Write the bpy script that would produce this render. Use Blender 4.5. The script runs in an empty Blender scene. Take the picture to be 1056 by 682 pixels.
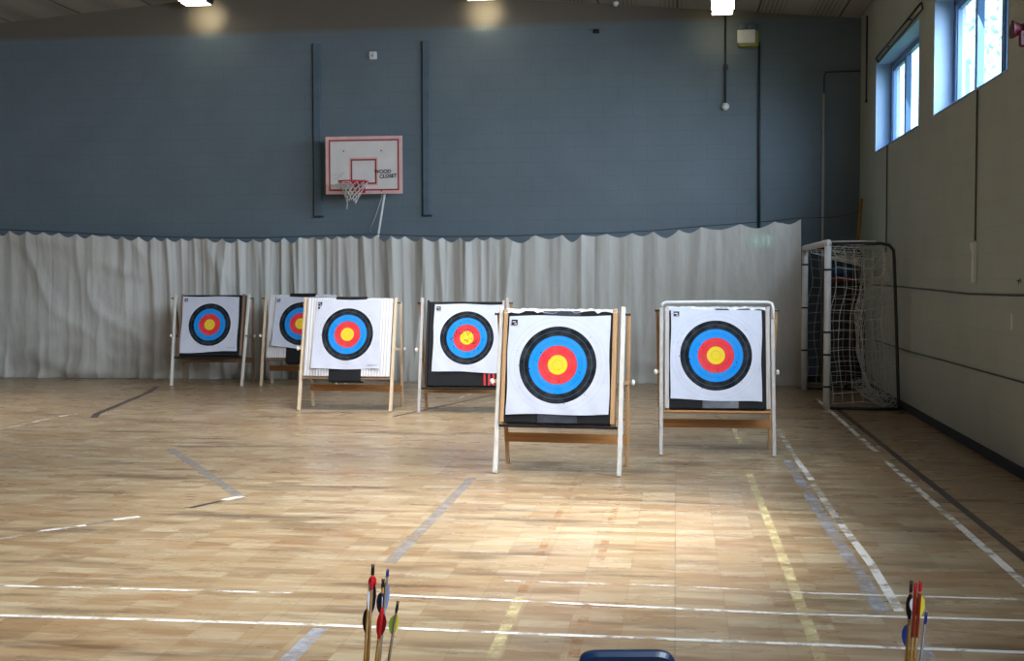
import bpy, math, random
from mathutils import Vector, Matrix, Euler
random.seed(7)
S = bpy.context.scene
COL = S.collection
PI = math.pi
# ------------------------------------------------------------------ camera
FPX, YAW, PITCH, ROLL = 1268.06, 0.1328206, 0.0434608, -0.0020388
H = 1.6
fw = Vector((-math.sin(YAW)*math.cos(PITCH), math.cos(YAW)*math.cos(PITCH), -math.sin(PITCH)))
r0 = Vector((math.cos(YAW), math.sin(YAW), 0)); u0 = r0.cross(fw)
rt = r0*math.cos(ROLL)+u0*math.sin(ROLL); up = -r0*math.sin(ROLL)+u0*math.cos(ROLL)
cam = bpy.data.cameras.new('camera'); camo = bpy.data.objects.new('camera', cam); COL.objects.link(camo)
cam.sensor_width = 36; cam.lens = FPX/1056*36; cam.clip_start = .05; cam.clip_end = 300
camo.matrix_world = Matrix(((rt.x, up.x, -fw.x, 0), (rt.y, up.y, -fw.y, 0), (rt.z, up.z, -fw.z, H), (0, 0, 0, 1)))
S.camera = camo
O = Vector((0, 0, H))
def ray(u, v): return rt*(u-528)-up*(v-341)+fw*FPX
def meas(u, v, ax, val):            # place of a measured point on a plane of the hall
    d = ray(u, v); return O+d*((val-O[ax])/d[ax])
def onfloor(u, v): return meas(u, v, 2, 0)
# ------------------------------------------------------------------ materials
def lin(c):
    def f(x):
        x /= 255; return x/12.92 if x <= .04045 else ((x+.055)/1.055)**2.4
    return (f(c[0]), f(c[1]), f(c[2]), 1)
class NT:
    def __init__(s, name):
        s.m = bpy.data.materials.new(name); s.m.use_nodes = True; s.t = s.m.node_tree
        s.b = s.t.nodes['Principled BSDF']; s.out = s.t.nodes['Material Output']
    def n(s, typ, **kw):
        x = s.t.nodes.new(typ)
        for k, v in kw.items():
            if k.startswith('i_'): x.inputs[int(k[2:]) if k[2:].isdigit() else k[2:].replace('_', ' ')].default_value = v
            else: setattr(x, k, v)
        return x
    def l(s, a, b): s.t.links.new(a, b)
    def ramp(s, fac, stops, interp='LINEAR'):
        r = s.n('ShaderNodeValToRGB'); r.color_ramp.interpolation = interp
        e = r.color_ramp.elements
        while len(e) < len(stops): e.new(.5)
        for q, (p_, c) in zip(e, stops): q.position = p_; q.color = c
        s.l(fac, r.inputs[0]); return r.outputs[0]
    def mix(s, fac, a, b, bt='MIX'):
        x = s.n('ShaderNodeMix', data_type='RGBA', blend_type=bt)
        for sock, val in ((x.inputs[0], fac), (x.inputs[6], a), (x.inputs[7], b)):
            if hasattr(val, 'is_linked') or isinstance(val, bpy.types.NodeSocket): s.l(val, sock)
            else: sock.default_value = val
        return x.outputs[2]
    def math(s, op, a, b=0, clamp=False):
        x = s.n('ShaderNodeMath', operation=op); x.use_clamp = clamp
        for sock, val in ((x.inputs[0], a), (x.inputs[1], b)):
            if isinstance(val, bpy.types.NodeSocket): s.l(val, sock)
            else: sock.default_value = val
        return x.outputs[0]
    def coord(s, which='Object', scale=(1, 1, 1), loc=(0, 0, 0)):
        t = s.n('ShaderNodeTexCoord'); mp = s.n('ShaderNodeMapping'); s.l(t.outputs[which], mp.inputs[0])
        mp.inputs['Scale'].default_value = scale; mp.inputs['Location'].default_value = loc; return mp.outputs[0]
    def noise(s, vec, scale, detail=3, rough=.5):
        x = s.n('ShaderNodeTexNoise'); x.inputs['Scale'].default_value = scale; x.inputs['Detail'].default_value = detail
        x.inputs['Roughness'].default_value = rough; s.l(vec, x.inputs['Vector']); return x.outputs[0]
    def bump(s, h, strength=.2, dist=.01):
        x = s.n('ShaderNodeBump'); x.inputs['Strength'].default_value = strength; x.inputs['Distance'].default_value = dist
        s.l(h, x.inputs['Height']); s.l(x.outputs[0], s.b.inputs['Normal'])
def plain(name, c, rough=.6, metal=0, var=.12, vscale=6, emit=None, bump=0):
    t = NT(name); co = t.coord()
    n = t.noise(co, vscale, 4)
    c1 = lin(c); d = [x*(1-var) for x in c1[:3]]+[1]; e = [min(1, x*(1+var)) for x in c1[:3]]+[1]
    t.l(t.ramp(n, [(.3, d), (.7, e)]), t.b.inputs['Base Color'])
    t.b.inputs['Roughness'].default_value = rough; t.b.inputs['Metallic'].default_value = metal
    if bump: t.bump(t.noise(co, vscale*6, 3), bump, .005)
    if emit:
        t.b.inputs['Emission Color'].default_value = lin(emit[0]); t.b.inputs['Emission Strength'].default_value = emit[1]
    return t.m
M = {}
# floor: strip wood laid across the hall
def floor_mat():
    t = NT('worn_wood_strip_floor'); co = t.coord()
    br = t.n('ShaderNodeTexBrick', offset=.0, offset_frequency=1, squash=1)
    t.l(co, br.inputs['Vector']); br.inputs['Scale'].default_value = 1
    br.inputs['Brick Width'].default_value = .24; br.inputs['Row Height'].default_value = .12
    br.inputs['Mortar Size'].default_value = .0022; br.inputs['Mortar Smooth'].default_value = .3; br.inputs['Bias'].default_value = 0
    br.inputs['Color1'].default_value = (0, 0, 0, 1); br.inputs['Color2'].default_value = (1, 1, 1, 1); br.inputs['Mortar'].default_value = (.5, .5, .5, 1)
    base = t.ramp(br.outputs['Color'], [(0, lin((138, 102, 68))), (.3, lin((172, 142, 106))), (.55, lin((187, 162, 128))), (.8, lin((206, 187, 156))), (1, lin((164, 122, 80)))])
    grain = t.noise(t.coord(scale=(1.6, 60, 1)), 3, 4, .6)
    base = t.mix(.45, base, t.ramp(grain, [(.25, lin((150, 118, 82))), (.55, lin((190, 164, 130))), (.8, lin((206, 186, 156)))]))
    # warm orange patches, long along the strips
    w = t.noise(t.coord(scale=(.55, 1.7, 1), loc=(3, 1, 0)), 1.5, 5, .62)
    base = t.mix(t.math('MULTIPLY', t.ramp(w, [(.5, (0, 0, 0, 1)), (.72, (1, 1, 1, 1))]), .5), base, lin((160, 106, 56)))
    # grey brown stains
    s1 = t.noise(t.coord(scale=(.9, 4.2, 1), loc=(-2, 5, 0)), 1.15, 4, .6)
    base = t.mix(t.math('MULTIPLY', t.ramp(s1, [(.58, (0, 0, 0, 1)), (.74, (1, 1, 1, 1))]), .66), base, lin((92, 68, 50)))
    s3 = t.noise(t.coord(scale=(1.3, 7, 1), loc=(11, 3, 0)), 1.6, 5, .65)
    base = t.mix(t.math('MULTIPLY', t.ramp(s3, [(.5, (0, 0, 0, 1)), (.7, (1, 1, 1, 1))]), .5), base, lin((222, 206, 180)))
    s2 = t.noise(t.coord(scale=(.22, .22, 1), loc=(7, 2, 0)), 2, 3, .5)
    base = t.mix(t.math('MULTIPLY', t.ramp(s2, [(.35, (1, 1, 1, 1)), (.65, (0, 0, 0, 1))]), .3), base, lin((150, 116, 84)))
    s4 = t.noise(t.coord(scale=(.5, 2.6, 1), loc=(21, 9, 0)), 1.3, 4, .6)
    base = t.mix(t.math('MULTIPLY', t.ramp(s4, [(.56, (0, 0, 0, 1)), (.68, (1, 1, 1, 1))]), .7), base, lin((92, 70, 52)))
    # joints
    base = t.mix(t.math('MULTIPLY', br.outputs['Fac'], .38), base, lin((112, 76, 44)))
    br2 = t.n('ShaderNodeTexBrick', offset=.0, offset_frequency=1)
    t.l(co, br2.inputs['Vector']); br2.inputs['Scale'].default_value = 1
    br2.inputs['Brick Width'].default_value = 1.84; br2.inputs['Row Height'].default_value = 2.3; br2.inputs['Mortar Size'].default_value = .006
    br2.inputs['Mortar Smooth'].default_value = .5
    base = t.mix(t.math('MULTIPLY', br2.outputs['Fac'], .2), base, lin((104, 70, 44)))
    # darker floor tone towards the far end and right side
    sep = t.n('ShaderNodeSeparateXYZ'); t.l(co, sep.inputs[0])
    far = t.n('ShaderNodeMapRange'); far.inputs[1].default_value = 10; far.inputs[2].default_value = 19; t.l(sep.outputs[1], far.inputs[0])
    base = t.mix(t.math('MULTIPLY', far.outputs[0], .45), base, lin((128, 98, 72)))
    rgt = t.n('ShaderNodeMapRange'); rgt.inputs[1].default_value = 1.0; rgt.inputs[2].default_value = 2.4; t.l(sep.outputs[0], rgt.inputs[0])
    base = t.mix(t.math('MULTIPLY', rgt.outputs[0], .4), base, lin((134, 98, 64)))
    base = t.mix(1.0, base, (.89, .915, .89, 1), 'MULTIPLY')
    t.l(base, t.b.inputs['Base Color'])
    rn = t.noise(t.coord(scale=(1, 3, 1)), 2.5, 4)
    t.l(t.ramp(rn, [(.3, (.22, .22, .22, 1)), (.7, (.42, .42, .42, 1))]), t.b.inputs['Roughness'])
    t.bump(t.noise(t.coord(scale=(1, 6, 1)), 8, 3), .06, .01)
    return t.m
M['floor'] = floor_mat()
def line_mat(name, c, lo, hi, seed=0):
    t = NT(name); co = t.coord(loc=(seed, seed*2, 0))
    n = t.noise(co, 5.5, 5, .68)
    f = t.ramp(n, [(lo, (0, 0, 0, 1)), (hi, (1, 1, 1, 1))])
    t.b.inputs['Base Color'].default_value = lin(c); t.b.inputs['Roughness'].default_value = .45
    tr = t.n('ShaderNodeBsdfTransparent'); mx = t.n('ShaderNodeMixShader')
    t.l(f, mx.inputs[0]); t.l(tr.outputs[0], mx.inputs[1]); t.l(t.b.outputs[0], mx.inputs[2]); t.l(mx.outputs[0], t.out.inputs[0])
    return t.m
M['l_white'] = line_mat('worn_white_line_paint', (236, 230, 222), .36, .52, 1)
M['l_white2'] = line_mat('faded_white_line_paint', (222, 212, 198), .42, .60, 4)
M['l_yellow'] = line_mat('worn_yellow_line_paint', (228, 212, 158), .37, .66, 2)
M['l_blue'] = line_mat('worn_pale_blue_line_paint', (178, 180, 190), .38, .66, 3)
M['l_grey'] = line_mat('worn_grey_line_tape', (150, 142, 136), .30, .60, 6)
M['l_dark'] = line_mat('dark_line_tape', (74, 64, 62), .22, .42, 5)
M['l_brown'] = line_mat('faded_brown_line', (176, 122, 72), .48, .85, 8)
def block_mat(name, c, c2, bw, bh, axis, top=None, ztop=0, zfade=.15, amt=.05, dado=None, zd=0):
    t = NT(name); tc = t.n('ShaderNodeTexCoord'); sep = t.n('ShaderNodeSeparateXYZ'); t.l(tc.outputs['Object'], sep.inputs[0])
    cb = t.n('ShaderNodeCombineXYZ'); t.l(sep.outputs[axis], cb.inputs[0]); t.l(sep.outputs[2], cb.inputs[1])
    br = t.n('ShaderNodeTexBrick'); t.l(cb.outputs[0], br.inputs['Vector']); br.inputs['Scale'].default_value = 1
    br.inputs['Brick Width'].default_value = bw; br.inputs['Row Height'].default_value = bh; br.inputs['Mortar Size'].default_value = .008
    br.inputs['Mortar Smooth'].default_value = .6
    n = t.noise(tc.outputs['Object'], 1.3, 5, .6)
    base = t.ramp(n, [(.3, lin(c)), (.7, lin(c2))])
    base = t.mix(t.math('MULTIPLY', br.outputs['Fac'], amt*4), base, [x*.55 for x in lin(c)[:3]]+[1])
    def band(z0, z1):
        mr = t.n('ShaderNodeMapRange'); mr.inputs[1].default_value = z0; mr.inputs[2].default_value = z1; t.l(sep.outputs[2], mr.inputs[0]); return mr.outputs[0]
    if top: base = t.mix(band(ztop, ztop+zfade), base, top)
    if dado: base = t.mix(band(zd+.03, zd-.03), base, lin(dado))
    t.l(base, t.b.inputs['Base Color']); t.b.inputs['Roughness'].default_value = .55
    t.bump(t.math('SUBTRACT', t.noise(tc.outputs['Object'], 40, 3), br.outputs['Fac']), .15, .01)
    return t.m
M['wall_back'] = block_mat('blue_grey_painted_blockwork', (98, 112, 121), (106, 120, 130), .45, .225, 0, lin((104, 98, 90)), 5.44, .1, dado=(66, 72, 84), zd=2.05)
M['wall_right'] = block_mat('olive_grey_painted_blockwork', (168, 174, 166), (180, 185, 176), .45, .225, 1, amt=.03)
M['wall_far'] = block_mat('grey_painted_blockwork', (150, 148, 140), (160, 158, 150), .45, .225, 1)
def ceil_mat():
    t = NT('perforated_ceiling_board'); co = t.coord(scale=(1, 1, 1))
    v = t.n('ShaderNodeTexVoronoi'); v.inputs['Scale'].default_value = 16; v.inputs['Randomness'].default_value = 0; t.l(co, v.inputs['Vector'])
    base = t.ramp(v.outputs['Distance'], [(.25, lin((96, 92, 86))), (.36, lin((162, 158, 152)))])
    br = t.n('ShaderNodeTexBrick', offset=0); t.l(co, br.inputs['Vector']); br.inputs['Scale'].default_value = 1
    br.inputs['Brick Width'].default_value = 1.2; br.inputs['Row Height'].default_value = 2.4; br.inputs['Mortar Size'].default_value = .015
    base = t.mix(br.outputs['Fac'], base, lin((80, 76, 72)))
    t.l(base, t.b.inputs['Base Color']); t.b.inputs['Roughness'].default_value = .8
    return t.m
M['ceiling'] = ceil_mat()
def curtain_mat():
    t = NT('grey_white_hall_curtain'); co = t.coord()
    n = t.noise(t.coord(scale=(1, 1, .5)), .8, 5, .6)
    base = t.ramp(n, [(.3, lin((190, 188, 182))), (.7, lin((208, 207, 203)))])
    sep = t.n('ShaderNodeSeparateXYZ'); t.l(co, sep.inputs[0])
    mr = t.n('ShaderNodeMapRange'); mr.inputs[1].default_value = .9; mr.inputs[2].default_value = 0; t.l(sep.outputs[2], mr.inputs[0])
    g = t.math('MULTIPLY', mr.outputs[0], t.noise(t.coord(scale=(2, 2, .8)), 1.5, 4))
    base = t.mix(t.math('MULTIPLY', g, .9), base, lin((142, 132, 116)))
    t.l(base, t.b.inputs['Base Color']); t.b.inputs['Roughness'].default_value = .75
    t.b.inputs['Sheen Weight'].default_value = .1
    t.bump(t.noise(t.coord(scale=(3, 3, 1.1)), 2.2, 4), .35, .05)
    tr = t.n('ShaderNodeBsdfTransparent'); mx = t.n('ShaderNodeMixShader'); mx.inputs[0].default_value = .05
    t.l(t.b.outputs[0], mx.inputs[1]); t.l(tr.outputs[0], mx.inputs[2]); t.l(mx.outputs[0], t.out.inputs[0])
    return t.m
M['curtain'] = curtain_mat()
def wood_mat(name, c1, c2, rough=.55, axis_scale=(30, 30, 2)):
    t = NT(name); n = t.noise(t.coord(scale=axis_scale), 1.5, 4, .6)
    t.l(t.ramp(n, [(.3, lin(c1)), (.7, lin(c2))]), t.b.inputs['Base Color']); t.b.inputs['Roughness'].default_value = rough
    return t.m
M['pine'] = wood_mat('pale_pine_timber', (206, 180, 148), (226, 205, 178))
M['tan'] = wood_mat('tan_timber', (176, 134, 92), (196, 156, 112))
M['oak'] = wood_mat('orange_tan_timber', (160, 108, 58), (186, 132, 78), axis_scale=(2, 30, 30))
M['white_wood'] = wood_mat('whitish_painted_timber', (206, 198, 188), (226, 220, 212))
M['grey_wood'] = wood_mat('grey_weathered_timber', (168, 160, 154), (196, 190, 186))
M['brown_wood'] = wood_mat('brown_timber', (118, 92, 74), (146, 116, 96))
M['foam_black'] = plain('black_layered_foam', (12, 12, 18), .85, var=.3, vscale=12, bump=.3)
def rib_white():
    t = NT('white_layered_foam'); co = t.coord()
    wv = t.n('ShaderNodeTexWave', wave_type='BANDS', bands_direction='X'); wv.inputs['Scale'].default_value = 9; wv.inputs['Distortion'].default_value = .6
    t.l(co, wv.inputs['Vector'])
    t.l(t.ramp(wv.outputs[0], [(.1, lin((208, 205, 206))), (.5, lin((228, 226, 228)))]), t.b.inputs['Base Color'])
    t.b.inputs['Roughness'].default_value = .7; t.bump(wv.outputs[0], .4, .01); return t.m
M['foam_white'] = rib_white()
def face_mat(name, holes):
    t = NT(name); tc = t.n('ShaderNodeTexCoord'); co = tc.outputs['Object']
    sep = t.n('ShaderNodeSeparateXYZ'); t.l(co, sep.inputs[0])
    r = t.math('SQRT', t.math('ADD', t.math('POWER', sep.outputs[0], 2), t.math('POWER', sep.outputs[1], 2)))
    rr = t.math('MULTIPLY', r, 2.0)       # 0..1 for 0..0.5 m
    W, K, B, R, G = lin((206, 209, 224)), lin((12, 20, 28)), lin((14, 140, 226)), lin((226, 56, 62)), lin((238, 204, 44))
    dk = lambda c, f: tuple(x*f for x in c[:3])+(1,)
    e = .004
    st = [(0, G), (.04-e/2, dk(G, .72)), (.04+e/2, G), (.08-e/2, dk(G, .72)), (.08+e/2, R), (.12-e/2, dk(R, .72)), (.12+e/2, R), (.16-e/2, dk(R, .8)), (.16+e/2, B),
          (.2-e/2, dk(B, .72)), (.2+e/2, B), (.24-e/2, dk(B, .6)), (.24+e/2, K), (.28-e/2, lin((72, 82, 86))), (.28+e/2, K), (.32, W), (.36-e/2, dk(W, .86)), (.36+e/2, W), (.4-e/2, dk(W, .86)), (.4+e/2, W)]
    base = t.ramp(rr, [(a*2, c) for a, c in st], 'CONSTANT')
    nz = t.noise(co, 9, 5, .6)
    base = t.mix(t.math('MULTIPLY', t.ramp(nz, [(.35, (1, 1, 1, 1)), (.6, (0, 0, 0, 1))]), .10), base, lin((150, 150, 160)))
    v = t.n('ShaderNodeTexVoronoi'); v.inputs['Scale'].default_value = holes; t.l(co, v.inputs['Vector'])
    hole = t.ramp(v.outputs['Distance'], [(0, (1, 1, 1, 1)), (.13 if holes < 30 else .30, (0, 0, 0, 1))], 'CONSTANT')
    lim = t.ramp(rr, [(0, (1, 1, 1, 1)), (.38 if holes > 30 else .62, (1, 1, 1, 1)), (.46 if holes > 30 else .8, (0, 0, 0, 1))])
    sel = t.ramp(t.noise(co, 14, 2), [(.5 if holes < 30 else .44, (0, 0, 0, 1)), (.54, (1, 1, 1, 1))])
    base = t.mix(t.math('MULTIPLY', t.math('MULTIPLY', hole, lim), t.math('MULTIPLY', sel, .85)), base, lin((40, 34, 36)))
    t.l(base, t.b.inputs['Base Color']); t.b.inputs['Roughness'].default_value = .8; t.b.inputs['Specular IOR Level'].default_value = .15
    t.bump(t.noise(co, 7, 3), .25, .02)
    return t.m
M['face'] = face_mat('five_colour_target_paper', 22)
M['face_shot'] = face_mat('shot_up_target_paper', 36)
M['black'] = plain('matt_black', (18, 18, 20), .6)
M['dark_metal'] = plain('dark_grey_metal', (46, 48, 50), .45, .3)
M['cable_grey'] = plain('dark_grey_cable', (74, 74, 70), .6)
M['white_paint'] = plain('white_painted_metal', (222, 222, 222), .4, var=.06)
M['goal_white'] = plain('white_goal_paint', (204, 202, 200), .4, var=.08)
M['net'] = plain('white_net_cord', (190, 190, 186), .8)
M['white_plastic'] = plain('white_plastic', (228, 228, 226), .45, var=.04)
M['tape'] = plain('clear_packing_tape', (62, 64, 72), .25, var=.25, vscale=14)
M['cling'] = plain('white_stretch_film', (214, 214, 220), .3, var=.2, vscale=20, bump=.5)
M['red_print'] = plain('red_print', (196, 40, 46), .6)
M['navy'] = plain('navy_moulded_plastic', (16, 46, 84), .32, var=.1)
M['navy_paint'] = plain('navy_skirting_paint', (18, 20, 32), .75)
M['rail_blue'] = plain('blue_grey_painted_steel', (84, 102, 116), .5)
M['dark_blue'] = plain('dark_blue_grey_paint', (40, 50, 60), .5)
M['board_white'] = plain('white_backboard_paint', (216, 212, 210), .45, var=.06, vscale=4)
M['board_pink'] = plain('faded_pink_red_border', (220, 176, 172), .5)
M['board_red'] = plain('dark_red_line', (150, 46, 50), .5)
M['rim_red'] = plain('red_hoop_paint', (190, 36, 54), .4)
M['alarm_red'] = plain('red_alarm_plastic', (72, 8, 24), .5)
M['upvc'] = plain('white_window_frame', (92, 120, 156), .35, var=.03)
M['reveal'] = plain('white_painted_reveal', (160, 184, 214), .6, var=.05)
M['stick'] = wood_mat('ochre_timber_pole', (150, 104, 40), (176, 126, 56))
M['stick_red'] = plain('red_painted_timber', (84, 36, 30), .5)
M['mat_dark'] = plain('dark_brown_vinyl', (40, 36, 36), .5)
M['mat_blue'] = plain('blue_vinyl', (22, 84, 128), .5)
M['mat_red'] = plain('red_vinyl', (120, 50, 44), .5)
M['lamp_glow'] = plain('lit_lamp_lens', (255, 244, 214), .4, emit=((255, 246, 220), 9))
M['yellow_plastic'] = plain('yellowed_plastic', (150, 146, 70), .5)
M['marker'] = plain('black_marker_ink', (22, 20, 26), .6)
M['pencil'] = plain('faint_grey_ink', (140, 138, 140), .6)
M['shaft'] = wood_mat('varnished_ochre_cedar', (124, 84, 12), (158, 112, 28), .35, (200, 200, 8))
M['shaft_red'] = plain('red_stained_shaft', (140, 44, 26), .35)
M['shaft_brown'] = plain('dark_brown_shaft', (92, 66, 34), .35)
M['shaft_grey'] = plain('grey_carbon_shaft', (110, 98, 92), .35)
for k, c in dict(v_white=(232, 232, 236), v_navy=(28, 30, 62), v_red=(224, 34, 40), v_black=(22, 18, 20), v_dred=(120, 12, 26), v_green=(140, 176, 70), v_yellow=(232, 220, 60), v_blue=(34, 60, 140), v_sky=(130, 160, 214), v_crim=(196, 24, 52), v_dark=(40, 26, 22)).items():
    M[k] = plain('plastic_'+k[2:]+'_vane', c, .5)
def exit_mat():
    t = NT('green_lit_sign'); t.b.inputs['Base Color'].default_value = lin((20, 150, 110))
    t.b.inputs['Emission Color'].default_value = lin((30, 220, 190)); t.b.inputs['Emission Strength'].default_value = 1.6; return t.m
M['exit'] = exit_mat()
M['exit_white'] = plain('white_lit_symbol', (240, 250, 250), .5, emit=((200, 255, 255), 2.5))
def glass_mat():
    t = NT('window_glass'); g = t.n('ShaderNodeBsdfGlossy'); g.inputs['Roughness'].default_value = .03
    tr = t.n('ShaderNodeBsdfTransparent'); tr.inputs[0].default_value = (.93, .97, 1, 1); mx = t.n('ShaderNodeMixShader'); mx.inputs[0].default_value = .06
    t.l(tr.outputs[0], mx.inputs[1]); t.l(g.outputs[0], mx.inputs[2]); t.l(mx.outputs[0], t.out.inputs[0]); return t.m
M['glass'] = glass_mat()
M['leaf'] = plain('pale_green_leaves', (206, 228, 198), .7, var=.3)
M['bark'] = plain('brown_bark', (190, 180, 170), .8)
M['grass'] = plain('grass_ground', (120, 140, 90), .9)
# ------------------------------------------------------------------ mesh helpers
class G:
    def __init__(s): s.v = []; s.f = []
    def add(s, vs, fs):
        b = len(s.v); s.v += [Vector(x) for x in vs]; s.f += [[i+b for i in f] for f in fs]; return s
    def box(s, c, d, rot=None, bev=0):
        hx, hy, hz = d[0]/2, d[1]/2, d[2]/2; c = Vector(c)
        if bev:
            b = min(bev, hx*.9, hy*.9, hz*.9); vs = []; idx = {}
            for sx in (-1, 1):
                for sy in (-1, 1):
                    for sz in (-1, 1):
                        for k in range(3):
                            p = [sx*hx, sy*hy, sz*hz]
                            for q in range(3):
                                if q != k: p[q] -= (sx, sy, sz)[q]*b
                            idx[(sx, sy, sz, k)] = len(vs); vs.append(p)
            fs = []
            for k in range(3):
                a, bb = [q for q in range(3) if q != k]
                for sg in (-1, 1):
                    loop = []
                    for (p, q) in ((-1, -1), (1, -1), (1, 1), (-1, 1)):
                        t = [0, 0, 0]; t[k] = sg; t[a] = p; t[bb] = q; loop.append(idx[tuple(t)+(k,)])
                    fs.append(loop)
            for k in range(3):          # edges along axis k
                a, bb = [q for q in range(3) if q != k]
                for p in (-1, 1):
                    for q in (-1, 1):
                        l = []
                        for sg, order in ((-1, (a, bb)), (1, (bb, a))):
                            t = [0, 0, 0]; t[k] = sg; t[a] = p; t[bb] = q
                            l += [idx[tuple(t)+(order[0],)], idx[tuple(t)+(order[1],)]]
                        fs.append(l)
            for sx in (-1, 1):
                for sy in (-1, 1):
                    for sz in (-1, 1): fs.append([idx[(sx, sy, sz, k)] for k in range(3)])
        else:
            vs = [(x, y, z) for x in (-hx, hx) for y in (-hy, hy) for z in (-hz, hz)]
            fs = [(0, 1, 3, 2), (4, 6, 7, 5), (0, 4, 5, 1), (2, 3, 7, 6), (0, 2, 6, 4), (1, 5, 7, 3)]
        vs = [Vector(x) for x in vs]
        if rot is not None: vs = [rot @ x for x in vs]
        return s.add([x+c for x in vs], fs)
    def beam(s, a, b, wx, wy, ref=(1, 0, 0), bev=.003):     # square bar from a to b; wx along ref
        a, b = Vector(a), Vector(b); z = (b-a).normalized(); x = Vector(ref); x = (x-z*x.dot(z)).normalized(); y = z.cross(x)
        return s.box((a+b)/2, (wx, wy, (b-a).length), Matrix((x, y, z)).transposed(), bev)
    def tube(s, pts, r, n=8, cap=True):
        pts = [Vector(p) for p in pts]; rs = r if isinstance(r, (list, tuple)) else [r]*len(pts)
        t = (pts[1]-pts[0]).normalized(); x = t.orthogonal().normalized(); vs = []
        for i, p in enumerate(pts):
            if i == 0: t = (pts[1]-pts[0])
            elif i == len(pts)-1: t = pts[-1]-pts[-2]
            else: t = (pts[i+1]-p).normalized()+(p-pts[i-1]).normalized()
            if t.length < 1e-9: t = Vector((0, 0, 1))
            t.normalize(); x = (x-t*x.dot(t)); x = x.normalized() if x.length > 1e-6 else t.orthogonal().normalized(); y = t.cross(x)
            vs += [p+(x*math.cos(2*PI*k/n)+y*math.sin(2*PI*k/n))*rs[i] for k in range(n)]
        fs = [(i*n+k, i*n+(k+1) % n, (i+1)*n+(k+1) % n, (i+1)*n+k) for i in range(len(pts)-1) for k in range(n)]
        if cap: fs += [list(range(n))[::-1], [(len(pts)-1)*n+k for k in range(n)]]
        return s.add(vs, fs)
    def lathe(s, prof, n=20, mat=None):                      # profile (r, z)
        vs = [Vector((r*math.cos(2*PI*k/n), r*math.sin(2*PI*k/n), z)) for r, z in prof for k in range(n)]
        if mat is not None: vs = [mat @ x for x in vs]
        fs = [(i*n+k, i*n+(k+1) % n, (i+1)*n+(k+1) % n, (i+1)*n+k) for i in range(len(prof)-1) for k in range(n)]
        fs += [list(range(n))[::-1], [(len(prof)-1)*n+k for k in range(n)]]
        return s.add(vs, fs)
    def grid(s, fn, nu, nv):
        vs = [fn(i/nu, j/nv) for j in range(nv+1) for i in range(nu+1)]; w = nu+1
        return s.add(vs, [(j*w+i, j*w+i+1, (j+1)*w+i+1, (j+1)*w+i) for j in range(nv) for i in range(nu)])
    def obj(s, name, mat, parent=None, smooth=False, loc=None, fix=True, base=None):
        me = bpy.data.meshes.new(name); off = Vector(base) if base is not None else Vector()
        me.from_pydata([tuple(v-off) for v in s.v], [], s.f); me.update()
        if fix:
            import bmesh
            bm = bmesh.new(); bm.from_mesh(me); bmesh.ops.recalc_face_normals(bm, faces=bm.faces); bm.to_mesh(me); bm.free()
        if smooth:
            for p in me.polygons: p.use_smooth = True
        me.materials.append(M[mat] if isinstance(mat, str) else mat)
        o = bpy.data.objects.new(name, me); COL.objects.link(o)
        if parent: o.parent = parent
        if base is not None: o.location = off
        if loc is not None: o.location = loc
        return o
def tag(o, label=None, cat=None, group=None, kind=None):
    for k, v in (('label', label), ('category', cat), ('group', group), ('kind', kind)):
        if v: o[k] = v
    return o
def empty(name, loc=(0, 0, 0), rot=(0, 0, 0), label=None, cat=None, group=None, kind=None, parent=None):
    o = bpy.data.objects.new(name, None); COL.objects.link(o); o.location = loc; o.rotation_euler = rot; o.empty_display_size = .1
    if parent: o.parent = parent
    return tag(o, label, cat, group, kind)
def lamp(name, typ, loc, target, energy, color, **kw):
    l = bpy.data.lights.new(name, typ); l.energy = energy; l.color = color
    for k, v in kw.items(): setattr(l, k, v)
    o = bpy.data.objects.new(name, l); COL.objects.link(o); o.location = loc
    d = Vector(target)-Vector(loc); o.rotation_euler = d.to_track_quat('-Z', 'Y').to_euler(); return o
# ------------------------------------------------------------------ the hall
XR, XL, YB, YF = 2.721, -14.7, 19.05, -7.0
RIDGE = -6.0
def zc(x): return 5.45+.085*(XR-x) if x > RIDGE else 5.45+.085*(XR-RIDGE)-.085*(RIDGE-x)
g = G(); g.box(((XR+XL)/2, (YB+YF)/2, -.1), (XR-XL+1.0, YB-YF+1.0, .2)); floor = tag(g.obj('floor', 'floor'), kind='structure')
g = G(); T_ = .25
g.add([(XL-.3, YB, 0), (XR+.3, YB, 0), (XR+.3, YB, zc(XR)+.02), (RIDGE, YB, zc(RIDGE)+.02), (XL-.3, YB, zc(XL)+.02), (XL-.3, YB+T_, 0), (XR+.3, YB+T_, 0), (XR+.3, YB+T_, zc(XR)+.02), (RIDGE, YB+T_, zc(RIDGE)+.02), (XL-.3, YB+T_, zc(XL)+.02)],
      [(0, 1, 2, 3, 4), (9, 8, 7, 6, 5), (0, 5, 6, 1), (1, 6, 7, 2), (2, 7, 8, 3), (3, 8, 9, 4), (4, 9, 5, 0)])
tag(g.obj('wall_back', 'wall_back'), kind='structure')
g = G(); g.box(((XR+XL)/2, YF-.1, 3.1), (XR-XL+.6, .2, 6.4)); tag(g.obj('wall_front', 'wall_far'), kind='structure')
g = G(); g.box((XL-.1, (YB+YF)/2, 2.8), (.2, YB-YF, 5.6)); tag(g.obj('wall_left', 'wall_far'), kind='structure')
g = G()
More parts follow.
